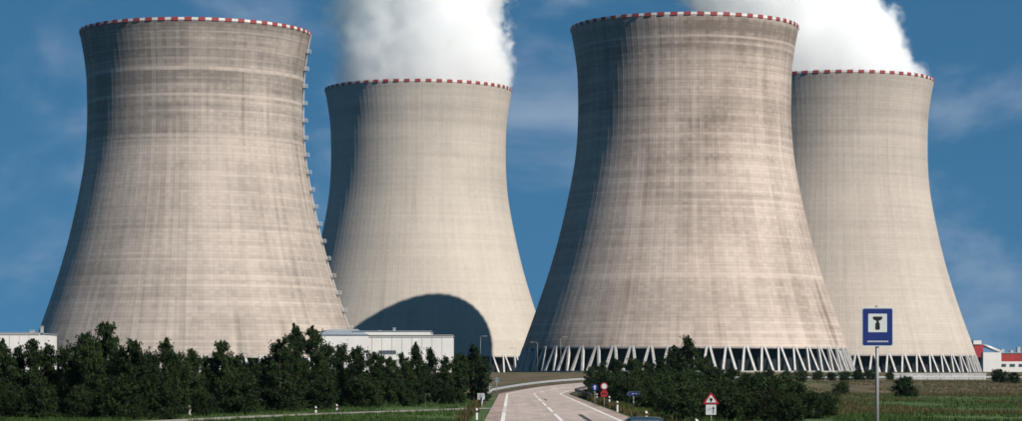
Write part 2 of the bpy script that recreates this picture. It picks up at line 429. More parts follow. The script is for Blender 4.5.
# one red panel of the warning band (bent over its arc), one leg leaning each way
def panel_mesh():
    mb = MB(); half = math.pi / NP * 0.50; vs = []
    for r in (41.05, 41.28):
        for z in (HT - 0.25, HT + 0.95):
            for a in (-half, 0, half): vs.append((r * math.cos(a), r * math.sin(a), z))
    fs = [(6, 7, 10, 9), (7, 8, 11, 10), (0, 3, 4, 1), (1, 4, 5, 2), (0, 6, 9, 3), (2, 5, 11, 8), (3, 9, 10, 4), (4, 10, 11, 5), (0, 1, 7, 6), (1, 2, 8, 7)]
    mb.add(vs, fs); return mb.mesh('red_panel', M['red'])
def leg_mesh(sg):
    mb = MB(); st = 2 * math.pi / NP
    def P(r, a, z): return Vector((r * math.cos(a), r * math.sin(a), z))
    top = P(58.3, sg * st * 0.075, 9.3); bot = P(61.4, sg * st * 0.36, 0.1)
    d = (bot - top).normalized(); side = Vector((0, 1, 0)); side = (side - d * side.dot(d)).normalized(); out = d.cross(side)
    vs = []
    for p, w in ((top, 0.36), (bot, 0.43)):
        for a, b in ((-1, -1), (1, -1), (1, 1), (-1, 1)): vs.append(p + side * a * w + out * b * w * 1.0)
    mb.add(vs, [(0, 1, 2, 3), (7, 6, 5, 4)] + [(i, (i + 1) % 4, (i + 1) % 4 + 4, i + 4) for i in range(4)])
    return mb.mesh('leg', M['leg'])
ME_PANEL = panel_mesh(); ME_LEG = {1: leg_mesh(1), -1: leg_mesh(-1)}
ME_BAND = ring_mesh('warning_band', 40.2, 41.16, HT, HT + 0.85, M['white'])
ME_BEAM = ring_mesh('ring_beam', 57.8, 58.66, 8.5, 9.05, M['basin'])
ME_BASIN = ring_mesh('basin_wall', 62.6, 63.2, -0.4, 0.9, M['basin'])
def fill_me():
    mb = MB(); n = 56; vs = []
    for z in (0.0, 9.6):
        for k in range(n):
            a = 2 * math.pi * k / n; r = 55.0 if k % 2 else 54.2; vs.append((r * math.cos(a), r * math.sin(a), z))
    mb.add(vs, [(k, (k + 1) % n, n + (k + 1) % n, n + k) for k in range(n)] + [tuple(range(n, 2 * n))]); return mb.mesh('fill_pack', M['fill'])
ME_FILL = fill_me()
TG = 2.9
def tower(px, D, mat, label, rz, dz=0.0, sz=1.0, sc=1.0):
    x = X_at(px, D); t = empty('cooling_tower', (x, D, TG - 0.05 + dz), R(rz)); t.scale = (sc, sc, sz)
    tag(t, label, 'cooling tower', 'cooling towers of the power station')
    link('shell', shell_mesh('shell', mat), t)
    b = link('warning_band', ME_BAND, t)
    for k in range(NP): link('red_panel', ME_PANEL, b, rot=(0, 0, 2 * math.pi * k / NP))
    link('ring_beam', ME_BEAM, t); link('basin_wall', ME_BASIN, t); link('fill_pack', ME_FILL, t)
    for k in range(NP):
        for sg in (1, -1): link('leg', ME_LEG[sg], t, rot=(0, 0, 2 * math.pi * k / NP))
    return t, x
T1, T1x = tower(196, 890, M['con1'], 'stained front cooling tower at the left with a ladder down its right edge', 10, -3.55)
T2, T2x = tower(684.3, 900, M['con2'], 'stained brownish front cooling tower right of the road, standing on white slanted legs', 4, -0.3)
T3, T3x = tower(418.5, 1070, M['con3'], 'pale rear cooling tower left of the road, steaming, an arched shadow on its foot', 21, -2.1, 0.99, 0.977)
T4, T4x = tower(835.5, 1052, M['con4'], 'pale rear cooling tower at the right behind the blue sign, steaming', 33, -1.9)

# caged ladder with platforms up the right limb of the left tower
def tower_ladder(t, view_az):
    # local angle that faces the right-hand limb as the camera sees it
    a = view_az - t.rotation_euler.z
    ca, sa = math.cos(a), math.sin(a)
    lad = MB()
    zs = [9 + (HT - 9) * i / 60 for i in range(61)]
    for sgn in (-0.35, 0.35):
        lad.tube([((prof(min(z, 124)) + 0.55) * ca - sgn * sa, (prof(min(z, 124)) + 0.55) * sa + sgn * ca, z) for z in zs], [0.07] * 61, 5)
    z = 9.5
    while z < HT:
        r = prof(min(z, 124)) + 0.55
        lad.tube([(r * ca + .35 * sa, r * sa - .35 * ca, z), (r * ca - .35 * sa, r * sa + .35 * ca, z)], [0.04, 0.04], 4); z += 0.6
    lo = lad.build('ladder', M['white'], t)
    z = 13.0
    while z < HT - 1:
        r = prof(min(z, 124)); mb = MB()
        c = (r + 0.95)
        mb.box((c * ca, c * sa, z), (1.5, 1.9, 0.18), a)
        for s1, s2 in ((1.7, 1.0), (1.7, -1.0), (0.35, 1.0), (0.35, -1.0)):
            q = r + s1; mb.box((q * ca - s2 * sa, q * sa + s2 * ca, z + 0.62), (0.09, 0.09, 1.1), a)
        for hh in (0.62, 1.14):
            q = r + 1.7; mb.box((q * ca, q * sa, z + hh), (0.1, 2.1, 0.1), a)
            for s2 in (1.0, -1.0):
                q = r + 1.03; mb.box((q * ca - s2 * sa, q * sa + s2 * ca, z + hh), (1.35, 0.1, 0.1), a)
        mb.build('platform', M['white'], lo)
        z += 6.15
tower_ladder(T1, R(-4.5))

# ------------------------------------------------------------------ steam plumes
def plume(name, cx, cy, lean, grow, label, seed, top=118.0):
    t = NT('steam_' + str(seed))
    t.n.remove(t.b)
    p = t.coord(); x, y, z = t.sep(p)
    R0 = 40.0
    # axis leans with the wind, radius grows with height
    zz = t.math('MAXIMUM', z, 0.0)
    ax = t.math('MULTIPLY', zz, lean)
    rad = t.math('ADD', R0, t.math('MULTIPLY', zz, grow))
    dx = t.math('SUBTRACT', x, ax)
    d = t.math('SQRT', t.math('ADD', t.math('MULTIPLY', dx, dx), t.math('MULTIPLY', y, y)))
    n1 = t.noise(p, 0.035, 3, 0.5); n2 = t.noise(p, 0.085, 4, 0.6)
    amp = t.ramp(z, 4.0, 34.0, 0.25, 1.0)
    e = t.math('ADD', t.math('MULTIPLY', t.math('SUBTRACT', n1, 0.47), 30.0), t.math('MULTIPLY', t.math('SUBTRACT', n2, 0.5), 24.0))
    e = t.math('MULTIPLY', e, amp)
    n3 = t.noise(p, 0.17, 4, 0.6)
    e = t.math('ADD', e, t.math('MULTIPLY', t.math('SUBTRACT', n3, 0.55), 13.0))
    inside = t.math('ADD', t.math('SUBTRACT', rad, d), e)     # metres inside the ragged edge
    soft = t.ramp(x, -40.0, 35.0, 10.0, 3.0)
    f = t.math('DIVIDE', inside, soft); f = t.math('MINIMUM', t.math('MAXIMUM', f, 0.0), 1.0); f = t.math('MULTIPLY', f, f)
    dens = t.math('MULTIPLY', f, 0.11)
    v = t.new('ShaderNodeVolumePrincipled'); v.inputs['Color'].default_value = (1.0, 1.0, 1.0, 1); v.inputs['Anisotropy'].default_value = 0.0
    t.l.new(dens, v.inputs['Density']); t.l.new(v.outputs[0], t.out.inputs['Volume'])
    mb = MB(); vs = []; n = 40
    zs = [-5.0, 0.0, 2.2] + [2.2 + (top - 2.2) * i / 16 for i in range(1, 17)]
    for z_ in zs:
        zz_ = max(z_, 0)
        r = 38.9 if z_ <= 0 else (40.0 if z_ < 3 else R0 + grow * zz_ + min(15.0, (zz_ - 3.0) * 1.6))
        for k in range(n):
            a = 2 * math.pi * k / n; vs.append((lean * zz_ + r * math.cos(a), r * math.sin(a), z_))
    fs = [tuple(reversed(range(n))), tuple((len(zs) - 1) * n + k for k in range(n))]
    for j in range(len(zs) - 1):
        for k in range(n): fs.append((j * n + k, j * n + (k + 1) % n, (j + 1) * n + (k + 1) % n, (j + 1) * n + k))
    mb.add(vs, fs)
    o = mb.build(name, t.m, None, loc=(cx, cy, TG + HT - 4.2)); tag(o, label, 'steam', 'steam plumes above the rear towers', None)
    return o
plume('steam_plume', T3x, 1070, 0.0, 0.03, 'upright white steam plume rising from the pale rear tower left of the road', 3)
plume('steam_plume', T4x, 1052, -0.62, 0.10, 'white steam plume leaning left out of the rear tower at the right', 5)

# ------------------------------------------------------------------ halls and far buildings
def hall(name, label, px0, px1, Y, py_top, depth, zbase, gable=None, vents=(), windows=()):
    x0, x1 = X_at(px0, Y), X_at(px1, Y); h = Z_at(py_top, Y) - zbase
    t = empty(name, ((x0 + x1) / 2, Y, zbase)); w = x1 - x0
    tag(t, label, 'building')
    mb = MB(); mb.box((0, depth / 2, h / 2), (w, depth, h)); wall = mb.build('wall', M['bwhite'], t)
    mb = MB(); mb.box((0, depth / 2, h + 0.16), (w + 0.5, depth + 0.5, 0.3)); roof = mb.build('roof', M['bgrey'], t)
    mb = MB(); mb.box((0, -0.15, h + 0.1), (w + 0.6, 0.2, 0.62)); mb.build('parapet', M['bwhite'], t)
    npan = int(w / 3.0)
    for i in range(1, npan):      # cladding joints
        mb = MB(); mb.box((-w / 2 + w * i / npan, -0.02, h / 2), (0.10, 0.06, h - 0.2)); mb.build('cladding_seam', M['basin'], wall)
    for (vx, vw, vh) in vents:
        mb = MB(); mb.box((vx, 3, h + 0.3 + vh / 2), (vw, 2.0, vh)); mb.box((vx, 3, h + 0.3 + vh + 0.08), (vw + 0.3, 2.3, 0.15)); mb.build('roof_vent', M['galv'], roof)
    for (wx, wz, ww, wh) in windows:
        mb = MB(); mb.box((wx, -0.06, wz), (ww, 0.14, wh)); o = mb.build('window', M['glass'], wall)
        mb = MB()
        mb.box((wx, -0.10, wz + wh / 2 + 0.06), (ww + 0.2, 0.2, 0.12)); mb.box((wx, -0.12, wz - wh / 2 - 0.06), (ww + 0.3, 0.26, 0.12))
        for k in range(1, 5): mb.box((wx - ww / 2 + ww * k / 5, -0.13, wz), (0.08, 0.06, wh))
        mb.build('window_frame', M['basin'], o)
    return t, w, h
t, w, h = hall('white_hall', 'long white flat-roofed hall with rooftop vents below the arched shadow', 352, 452, 770, 336.2, 24, 1.2,
     vents=((-7, 0.9, 1.4), (-2.5, 0.7, 2.2), (2, 2.6, 0.9), (8, 3.0, 0.8)), windows=((-4.5, 8.0, 5.2, 0.8),))
# step up in the middle of that hall
mb = MB(); mb.box((-3.2, 6, h + 0.9), (w - 7.0, 10, 1.2)); mb.build('upper_wall', M['bwhite'], t)
mb = MB(); mb.box((-3.2, 6, h + 1.62), (w - 6.6, 10.4, 0.22)); mb.build('upper_roof', M['bgrey'], t)
# lower part with the blue-grey ridge roof
Yg = 766; x0, x1 = X_at(319, Yg), X_at(368, Yg); zb = 1.0
t = empty('gabled_hall', ((x0 + x1) / 2, Yg, zb)); tag(t, 'white hall with blue-grey pitched roof beside the left tower foot', 'building')
w = x1 - x0; hh = Z_at(335, Yg) - zb; hr = Z_at(329.3, Yg) - zb
mb = MB(); mb.box((0, 9, hh / 2), (w, 18, hh)); wl_ = mb.build('wall', M['bwhite'], t)
mb = MB()                      # hipped ridge roof: ridge runs left-right, set back
a, b = -w / 2 - 0.3, w / 2 + 0.3
mb.add([(a, -0.3, hh + 0.02), (b, -0.3, hh + 0.02), (b, 18.3, hh + 0.02), (a, 18.3, hh + 0.02), (a + 2.6, 9, hr), (b - 3.8, 9, hr)],
       [(0, 1, 5, 4), (2, 3, 4, 5), (1, 2, 5), (0, 3, 2, 1), (3, 0, 4)])
rf = mb.build('roof', M['bgrey'], t)
mb = MB(); mb.add([(a + 0.5, 2.0, hh + 0.3), (a + 0.5, 16.0, hh + 0.3), (a + 2.3, 9, hr - 0.15), (a + 0.3, 9, hr - 0.3)], [(0, 1, 2), (0, 2, 3), (1, 3, 2), (0, 3, 1)]); mb.build('dark_gable_end', M['bdark'], rf)  # dark triangle at the left gable end
mb = MB(); mb.box((-0.6, 9, hr + 0.05), (w - 6.0, 0.5, 0.25)); mb.build('ridge_cap', M['galv'], rf)
for k in range(9):
    mb = MB(); q = a + 3.2 + k * (w - 7.5) / 8
    mb.add([(q, -0.2, hh + 0.07), (q + 0.12, -0.2, hh + 0.07), (q + 0.12, 8.6, hr + 0.02), (q, 8.6, hr + 0.02)], [(0, 1, 2, 3)]); mb.build('roof_seam', M['galv'], rf)

hall('white_hall', 'white hall at the far left edge, peeking over the trees beside the left tower', -30, 39, 765, 333.8, 30, -0.5,
     vents=((11.0, 0.6, 2.0), (8, 1.2, 0.8)), windows=((-4, 9.5, 8, 1.0),))

# red and white plant building at the far right
Yr = 1260; t = empty('plant_building', (X_at(1020, Yr), Yr, TG)); tag(t, 'white plant building with a red upper band at the right edge', 'building')
def rx(px): return X_at(px, Yr) - X_at(1020, Yr)
def rz(py): return Z_at(py, Yr) - TG
def rbox(name, p0, p1, q0, q1, m, y0=0.0, dep=20.0, par=None):
    mb = MB(); mb.box(((rx(p0) + rx(p1)) / 2, y0 + dep / 2, (rz(q0) + rz(q1)) / 2), (rx(p1) - rx(p0), dep, abs(rz(q1) - rz(q0)))); return mb.build(name, m, par or t)
rbox('lower_wall', 976, 1075, 361.5, 372, M['bwhite'])
rbox('upper_wall', 994, 1074, 353.5, 361.4, M['bred'], 0.5)
rbox('stair_tower', 975, 984, 344.5, 361.4, M['bred'], 2)
rbox('stair_tower_cap', 974, 982, 340.5, 344.4, M['bwhite'], 1.5)
rbox('entrance_block', 981, 999, 352.5, 371.9, M['bwhite'], -6, 5.8)
rbox('roof', 993, 1075, 352.6, 353.4, M['bgrey'], 0.2, 21)
for p, q in ((1003, 349), (1012, 350.3), (1019, 347), (1030, 349.5)):
    rbox('roof_vent', p, p + 3.0, q, 352.5, M['galv'], 4, 3)
mb = MB(); mb.tube([(rx(984), 4, rz(345)), (rx(990), 4, rz(347)), (rx(1003), 4, rz(352.4))], [0.9, 0.9, 0.9], 8); mb.build('pipe', M['galv'], t, True)
for k in range(7):
    rbox('window', 1001 + k * 9, 1006 + k * 9, 364, 366.5, M['glass'], -0.25, 0.4)

# low concrete wall in front of the right rear tower
Yw = 532; x0, x1 = X_at(893, Yw), X_at(986, Yw)

t = empty('concrete_wall', ((x0 + x1) / 2, Yw, ground(x0, Yw) - 0.05)); tag(t, 'low pale concrete wall between the field and the right rear tower', 'wall')
ww = (x1 - x0) / 8
for k in range(8):
    mb = MB(); mb.box((x0 + (k + .5) * ww - (x0 + x1) / 2, 0, 0.62), (ww - 0.06, 0.3, 1.25)); mb.build('panel', M['leg'], t)
mb = MB(); mb.box((0, 0, 1.32), (x1 - x0 + 0.2, 0.42, 0.14)); mb.build('coping', M['white'], t)

# lamp posts of the plant yard
def lamp(px, Y, py_top, label, arm=1):
    z0 = ground(X_at(px, Y), Y); h = Z_at(py_top, Y) - z0
    t = empty('lamp_post', (X_at(px, Y), Y, z0)); tag(t, label, 'lamp post', 'yard lamp posts at the tower feet')
    mb = MB(); mb.tube([(0, 0, 0), (0, 0, h * 0.6), (0, 0, h)], [0.08, 0.065, 0.05], 8); mb.build('pole', M['pole'], t, True)
    mb = MB(); mb.tube([(0, 0, h - 0.05), (arm * 0.5, 0, h + 0.25), (arm * 1.5, 0, h + 0.3)], [0.07, 0.06, 0.06], 6); mb.build('arm', M['pole'], t, True)
    mb = MB(); mb.box((arm * 1.8, 0, h + 0.28), (1.0, 0.4, 0.18)); mb.build('lamp_head', M['pole'], t)
lamp(560.7, 800, 338, 'tallest lamp post before the front right tower, left of the thicket')
lamp(537.5, 810, 343, 'lamp post at the shaded left edge of the front right tower', -1)
lamp(516, 860, 349, 'short lamp post in the gap between the left rear and front right towers', -1)
lamp(480.5, 830, 337, 'lamp post before the arched shadow, above the last tree of the grove')

# ------------------------------------------------------------------ guard rails
def guard_rail(label, s0, s1, off, mat, post_mat, face):
    x, y, z = road_pos(s0, off); t = empty('guard_rail', (x, y, z)); tag(t, label, 'guard rail')
    prof_ = [(0.0, 0.43), (0.05, 0.48), (0.05, 0.53), (0.0, 0.58), (0.05, 0.63), (0.05, 0.70), (0.0, 0.75), (-0.012, 0.75), (-0.012, 0.43)]
    n = int((s1 - s0) / 2.0); vs = []
    for i in range(n + 1):
        s = s0 + (s1 - s0) * i / n
        drop = 0.5 * (1 - sstep(0, 8, s - s0))
        for o, zz in prof_:
            px_, py_, pz_ = road_pos(s, off + face * o); vs.append((px_ - x, py_ - y, pz_ - z + zz - drop))
    m = len(prof_); fs = []
    for i in range(n):
        for k in range(m): fs.append((i * m + k, i * m + (k + 1) % m, (i + 1) * m + (k + 1) % m, (i + 1) * m + k))
    mb = MB(); mb.add(vs, fs); mb.build('beam', mat, t)
    s = s0 + 1.0; pm = None
    while s < s1:
        px_, py_, pz_ = road_pos(s, off - face * 0.12); drop = 0.5 * (1 - sstep(0, 8, s - s0))
        if pm is None:
            q = MB(); q.box((0, 0, 0.2), (0.1, 0.14, 1.0)); pm = q.mesh('post', post_mat)
        link('post', pm, t, (px_ - x, py_ - y, pz_ - z - drop)); s += 4.0
guard_rail('pale steel guard rail along the outer left side of the bend', 254, SEND - 4, -5.6, M['galv'], M['dark_rail'], 1)
guard_rail('guard rail darkened to look shaded, on the inner side of the bend before the thicket', 300, 420, 5.5, M['dark_rail'], M['dark_rail'], -1)

# ------------------------------------------------------------------ signs and guide posts
def guide_post(x, y, label, h=0.95):
    t = empty('guide_post', (x, y, ground(x, y))); tag(t, label, 'guide post', 'white guide posts')
    mb = MB(); mb.prism([(-0.06, -0.1), (0.06, -0.1), (0.06, h - 0.08), (-0.06, h)], -0.05, 0.05); b = mb.build('post', M['plastic_white'], t)
    mb = MB(); mb.box((0, -0.003, h - 0.23), (0.126, 0.108, 0.14)); mb.build('black_band', M['sign_black'], t)
    mb = MB(); mb.box((0, -0.058, h - 0.23), (0.05, 0.012, 0.09)); mb.build('reflector', M['sign_red'], t)
guide_post(X_at(697, 103), 103, 'white guide post tip at the bottom edge, just left of the triangular sign', 1.08)
guide_post(X_at(646.5, 142), 142, 'white guide post sticking up right behind the car roof', 0.8)
guide_post(X_at(617.5, 186), 186, 'white guide post right of the road, below the blue arrow sign', 0.85)
guide_post(X_at(609.5, 213), 213, 'white guide post in the weeds just right of the round red signs', 0.95)
guide_post(X_at(597, 246), 246, 'white guide post in the weeds left of the round red signs', 0.9)
guide_post(X_at(477, 156), 156, 'white guide post at the left road edge in the bottom grass', 0.75)
guide_post(X_at(190, 170), 170, 'white guide post before the dark trees at the lower left', 0.75)
guide_post(X_at(316, 183), 183, 'left one of two white guide posts beside the side path', 0.5)
guide_post(X_at(337, 187), 187, 'right one of two white guide posts beside the side path', 0.6)

def disc(mb, cx, cz, r, y0, y1, n=28): mb.prism([(cx + r * math.cos(2 * math.pi * k / n), cz + r * math.sin(2 * math.pi * k / n)) for k in range(n)], y0, y1)
def rrect(w, h, r, n=5, cx=0, cz=0):
    out = []
    for sx, sz, a0 in ((1, -1, -90), (1, 1, 0), (-1, 1, 90), (-1, -1, 180)):
        for k in range(n + 1):
            a = R(a0 + 90 * k / n); out.append((cx + sx * (w / 2 - r) + r * math.cos(a), cz + sz * (h / 2 - r) + r * math.sin(a)))
    return out
def pole(t, h, r=0.035, x=0.0, y=0.0):
    mb = MB(); mb.tube([(x, y, -0.3), (x, y, h)], [r, r], 10); return mb.build('pole', M['pole'], t, True)

# the big blue sign with the pictogram
Yb = 62.0; xb = X_at(877.5, Yb); zb = ground(xb, Yb)
t = empty('blue_sign', (xb, Yb, zb), R(2)); tag(t, 'tall blue square sign with black pictogram on a white field, on a grey pole', 'road sign')
zt, zm = Z_at(307.5, Yb) - zb, Z_at(346.5, Yb) - zb; hc = (zt + zm) / 2; sw, sh = 0.80, zt - zm
pole(t, zt + 0.05, 0.045, 0, 0.06)
mb = MB(); mb.prism(rrect(sw, sh, 0.05, cz=hc), -0.012, 0.012); bd = mb.build('board', M['sign_white'], t)
mb = MB(); mb.prism(rrect(sw - 0.055, sh - 0.055, 0.04, cz=hc), -0.016, -0.0125); mb.build('blue_face', M['sign_blue'], bd)
mb = MB(); mb.prism(rrect(0.47, 0.46, 0.015, cz=hc + 0.10), -0.020, -0.0165); mb.build('white_field', M['sign_white'], bd)
zc = hc + 0.10
mb = MB()
def ppoly(pts, y0=-0.024, y1=-0.0205): mb.prism([(x, zc + z) for x, z in pts], y0, y1)
ppoly([(-0.105, 0.16), (-0.125, 0.13), (-0.10, 0.085), (-0.03, 0.055), (-0.03, 0.02), (-0.055, -0.01), (-0.06, -0.14), (-0.05, -0.17), (0.05, -0.17), (0.06, -0.14), (0.055, -0.01), (0.03, 0.02), (0.03, 0.055), (0.10, 0.085), (0.125, 0.13), (0.105, 0.16)])
mb.build('pictogram', M['sign_black'], bd)
mb = MB()
xx = -0.255; rr_ = random.Random(3)
while xx < 0.25:
    wd = rr_.choice((0.022, 0.028, 0.034)); hz_ = hc - sh / 2 + 0.125
    mb.box((xx + wd / 2, -0.0185, hz_), (wd, 0.004, 0.035)); xx += wd + 0.012
mb.build('lettering', M['sign_white'], bd)
mb = MB(); mb.box((0, 0.06, hc + 0.25), (0.5, 0.05, 0.05)); mb.box((0, 0.06, hc - 0.25), (0.5, 0.05, 0.05)); mb.build('bracket', M['pole'], t)

# triangular warning sign with plate
Yt = 131.0; xt = X_at(711, Yt); zg = ground(xt, Yt)
t = empty('warning_sign', (xt, Yt, zg), R(-3)); tag(t, 'red-edged triangular warning sign above a white plate, before the dark thicket', 'road sign')
z0 = Z_at(404.2, Yt) - zg; z1 = Z_at(391.8, Yt) - zg; z2 = Z_at(415, Yt) - zg
pole(t, z1 - 0.1, 0.04, 0, 0.06)
def tri(s, dz=0.0):
    c = z0 + (z1 - z0) * 0.36; w_ = 0.46
    pts = []
    for cx, cz in ((-w_, z0), (w_, z0), (0, z1)):
        pts.append((cx * s, c + (cz - c) * s + dz))
    # cut corners
    out = []
    for i in range(3):
        p, a, b = Vector(pts[i]), Vector(pts[i - 1]), Vector(pts[(i + 1) % 3])
        out += [tuple(p + (a - p) * 0.07), tuple(p + (b - p) * 0.07)]
    return out
mb = MB(); mb.prism(tri(1.0), -0.012, 0.012); tb = mb.build('triangle_board', M['sign_red'], t)
mb = MB(); mb.prism(tri(0.63), -0.018, -0.0125); mb.build('white_field', M['sign_white'], tb)
mb = MB(); disc(mb, 0, z0 + 0.245, 0.085, -0.024, -0.0185, 14); mb.box((0, -0.021, z0 + 0.16), (0.05, 0.005, 0.1)); mb.build('symbol', M['sign_black'], tb)
mb = MB(); mb.prism(rrect(0.54, z0 - z2 - 0.04, 0.03, cz=(z0 + z2) / 2 - 0.01), -0.012, 0.012); pb = mb.build('plate', M['sign_white'], t)
mb = MB(); zz = (z0 + z2) / 2 - 0.01
mb.prism([(0.10, zz - 0.2), (0.15, zz - 0.2), (0.15, zz + 0.05), (0.20, zz + 0.05), (0.125, zz + 0.19), (0.05, zz + 0.05), (0.10, zz + 0.05)], -0.018, -0.0125); mb.build('arrow', M['sign_black'], pb)
mb = MB(); mb.box((-0.17, -0.015, zz), (0.035, 0.004, 0.2)); mb.box((-0.09, -0.015, zz), (0.09, 0.004, 0.035)); mb.box((-0.07, -0.015, zz + 0.07), (0.035, 0.004, 0.14)); mb.box((0.0, -0.015, zz), (0.03, 0.004, 0.19)); mb.build('figures', M['basin'], pb)

# stacked round signs
Yo = 206.0; xo = X_at(604.2, Yo); zg = ground(xo, Yo)
t = empty('round_signs', (xo, Yo, zg)); tag(t, 'pole with a pale round sign above a dark red round sign, right of the bend', 'road sign')
za, zb_ = Z_at(386.3, Yo) - zg, Z_at(392.6, Yo) - zg
pole(t, za + 0.2, 0.035, 0, 0.05)
mb = MB(); disc(mb, 0, za, 0.31, -0.012, 0.012); b = mb.build('upper_disc', M['sign_red'], t)
mb = MB(); disc(mb, 0, za, 0.22, -0.02, -0.0125); mb.build('white_field', M['sign_white'], b)
mb = MB(); disc(mb, 0, zb_ - 0.1, 0.31, -0.012, 0.012); b = mb.build('lower_disc', M['sign_red'], t)
mb = MB(); mb.box((0, -0.016, zb_ - 0.1), (0.40, 0.006, 0.09)); mb.build('dark_bar', M['sign_black'], b)
Yo = 222.0; xo = X_at(594.8, Yo); zg = ground(xo, Yo)
t = empty('small_blue_sign', (xo, Yo, zg)); tag(t, 'small round blue sign on a pole left of the red round signs', 'road sign')
za = Z_at(387.5, Yo) - zg; pole(t, za + 0.2, 0.03, 0, 0.05)
mb = MB(); disc(mb, 0, za, 0.30, -0.012, 0.012); b = mb.build('disc', M['sign_blue'], t)
mb = MB(); mb.prism([(-0.05, za - 0.2), (0.05, za - 0.2), (0.05, za + 0.02), (0.14, za + 0.02), (0, za + 0.22), (-0.14, za + 0.02), (-0.05, za + 0.02)], -0.018, -0.0125); mb.build('white_arrow', M['sign_white'], b)
# blue arrow-shaped direction sign
Yd = 184.0; xd = X_at(633.5, Yd); zg = ground(xd, Yd)
t = empty('direction_sign', (xd, Yd, zg), R(4)); tag(t, 'blue direction board pointing left on a grey pole before the thicket', 'road sign')
za = Z_at(393.8, Yd) - zg; pole(t, za + 0.05, 0.04, 0, 0.05)
mb = MB(); mb.prism([(-0.50, za), (-0.34, za - 0.17), (0.80, za - 0.17), (0.80, za + 0.17), (-0.34, za + 0.17)], -0.012, 0.012); b = mb.build('board', M['sign_back'], t)
mb = MB(); mb.prism([(-0.42, za), (-0.32, za - 0.145), (0.775, za - 0.145), (0.775, za + 0.145), (-0.32, za + 0.145)], -0.018, -0.0125); mb.build('blue_face', M['sign_blue'], b)
mb = MB()
for k in range(9): mb.box((-0.1 + k * 0.09, -0.02, za), (0.045, 0.004, 0.06))
mb.build('lettering', M['sign_white'], b)
# signs seen from the back at the left of the bend
def back_sign(px, Y, py, w, h, label, shape='rect', m='sign_back'):
    x = X_at(px, Y); zg = ground(x, Y); t = empty('small_sign', (x, Y, zg)); tag(t, label, 'road sign', 'small signs left of the bend')
    zc_ = Z_at(py, Y) - zg; pole(t, zc_ + h / 2 - 0.04, 0.03, 0, -0.05)
    mb = MB()
    if shape == 'rect': mb.prism(rrect(w, h, 0.03, cz=zc_), -0.012, 0.012)
    else: disc(mb, 0, zc_, w / 2, -0.012, 0.012)
    mb.build('board', M[m], t)
    mb = MB(); mb.box((0, -0.03, zc_ + h * 0.22), (w * 0.7, 0.02, 0.05)); mb.box((0, -0.03, zc_ - h * 0.22), (w * 0.7, 0.02, 0.05)); mb.build('bracket', M['galv'], t)
back_sign(481, 232, 396.5, 0.66, 0.6, 'small pale square sign at the rail end, lowest of three left of the bend', 'rect', 'galv')
back_sign(489.5, 262, 385.5, 0.6, 0.6, 'small dark round sign, middle one of three left of the bend', 'disc')
back_sign(496.8, 300, 379.8, 0.7, 0.7, 'small dark round sign, farthest and highest of three left of the bend', 'disc')

# ------------------------------------------------------------------ car at the bottom edge of the road
def car_mats():
    t = NT('car_paint'); t.color((0.008, 0.030, 0.036)); t.b.inputs['Roughness'].default_value = 0.45; t.b.inputs['Metallic'].default_value = 0.3
    t.b.inputs['Coat Weight'].default_value = 0.3; t.b.inputs['Coat Roughness'].default_value = 0.2; return t.m
M['car'] = car_mats()
M['tyre'] = simple('tyre_rubber', (0.015, 0.015, 0.015), 0.8, 0.2, 8)
M['tail'] = simple('tail_lamp', (0.30, 0.01, 0.012), 0.25, 0.1, 5)
Yc = 84.0; xc = X_at(645, Yc + 1.5)
car = empty('parked_car', (xc, Yc, ground(min(xc, 7), Yc) + 0.05)); car.name = 'car'
tag(car, 'dark teal car at the bottom edge, only its roof in the picture', 'car')
secs = []   # y, half width at sill, half width at waist, waist z, half width at roof, roof z
def car_section(y, ws, ww, zw, wr, zr):
    return [(-ws, y, 0.22), (-ww, y, 0.50), (-ww, y, zw), (-wr, y, zr - 0.05), (-wr + 0.1, y, zr), (wr - 0.1, y, zr), (wr, y, zr - 0.05), (ww, y, zw), (ww, y, 0.50), (ws, y, 0.22)]
prof_c = [(-0.05, .74, .80, .82, .74, .86), (0.12, .78, .84, .92, .78, .97), (0.55, .8, .85, .94, .72, 1.02), (1.05, .8, .86, .95, .62, 1.37), (1.7, .8, .86, .95, .62, 1.42),
          (2.4, .8, .86, .95, .61, 1.40), (3.1, .8, .86, .94, .70, .99), (3.9, .8, .85, .86, .74, .90), (4.15, .72, .78, .70, .66, .74)]
vs = []; fs = []; m = 10
for q in prof_c: vs += car_section(*q)
for i in range(len(prof_c) - 1):
    for k in range(m): fs.append((i * m + k, i * m + (k + 1) % m, (i + 1) * m + (k + 1) % m, (i + 1) * m + k))
fs += [tuple(range(m)), tuple((len(prof_c) - 1) * m + k for k in reversed(range(m)))]
mb = MB(); mb.add(vs, fs); body = mb.build('body', M['car'], car, True)
bv = body.modifiers.new('subdivision', 'SUBSURF'); bv.levels = 2; bv.render_levels = 2
mb = MB(); mb.add([(-.58, .60, 1.05), (.58, .60, 1.05), (.50, .94, 1.325), (-.50, .94, 1.325)], [(0, 1, 2, 3)]); mb.build('rear_window', M['glass'], car)
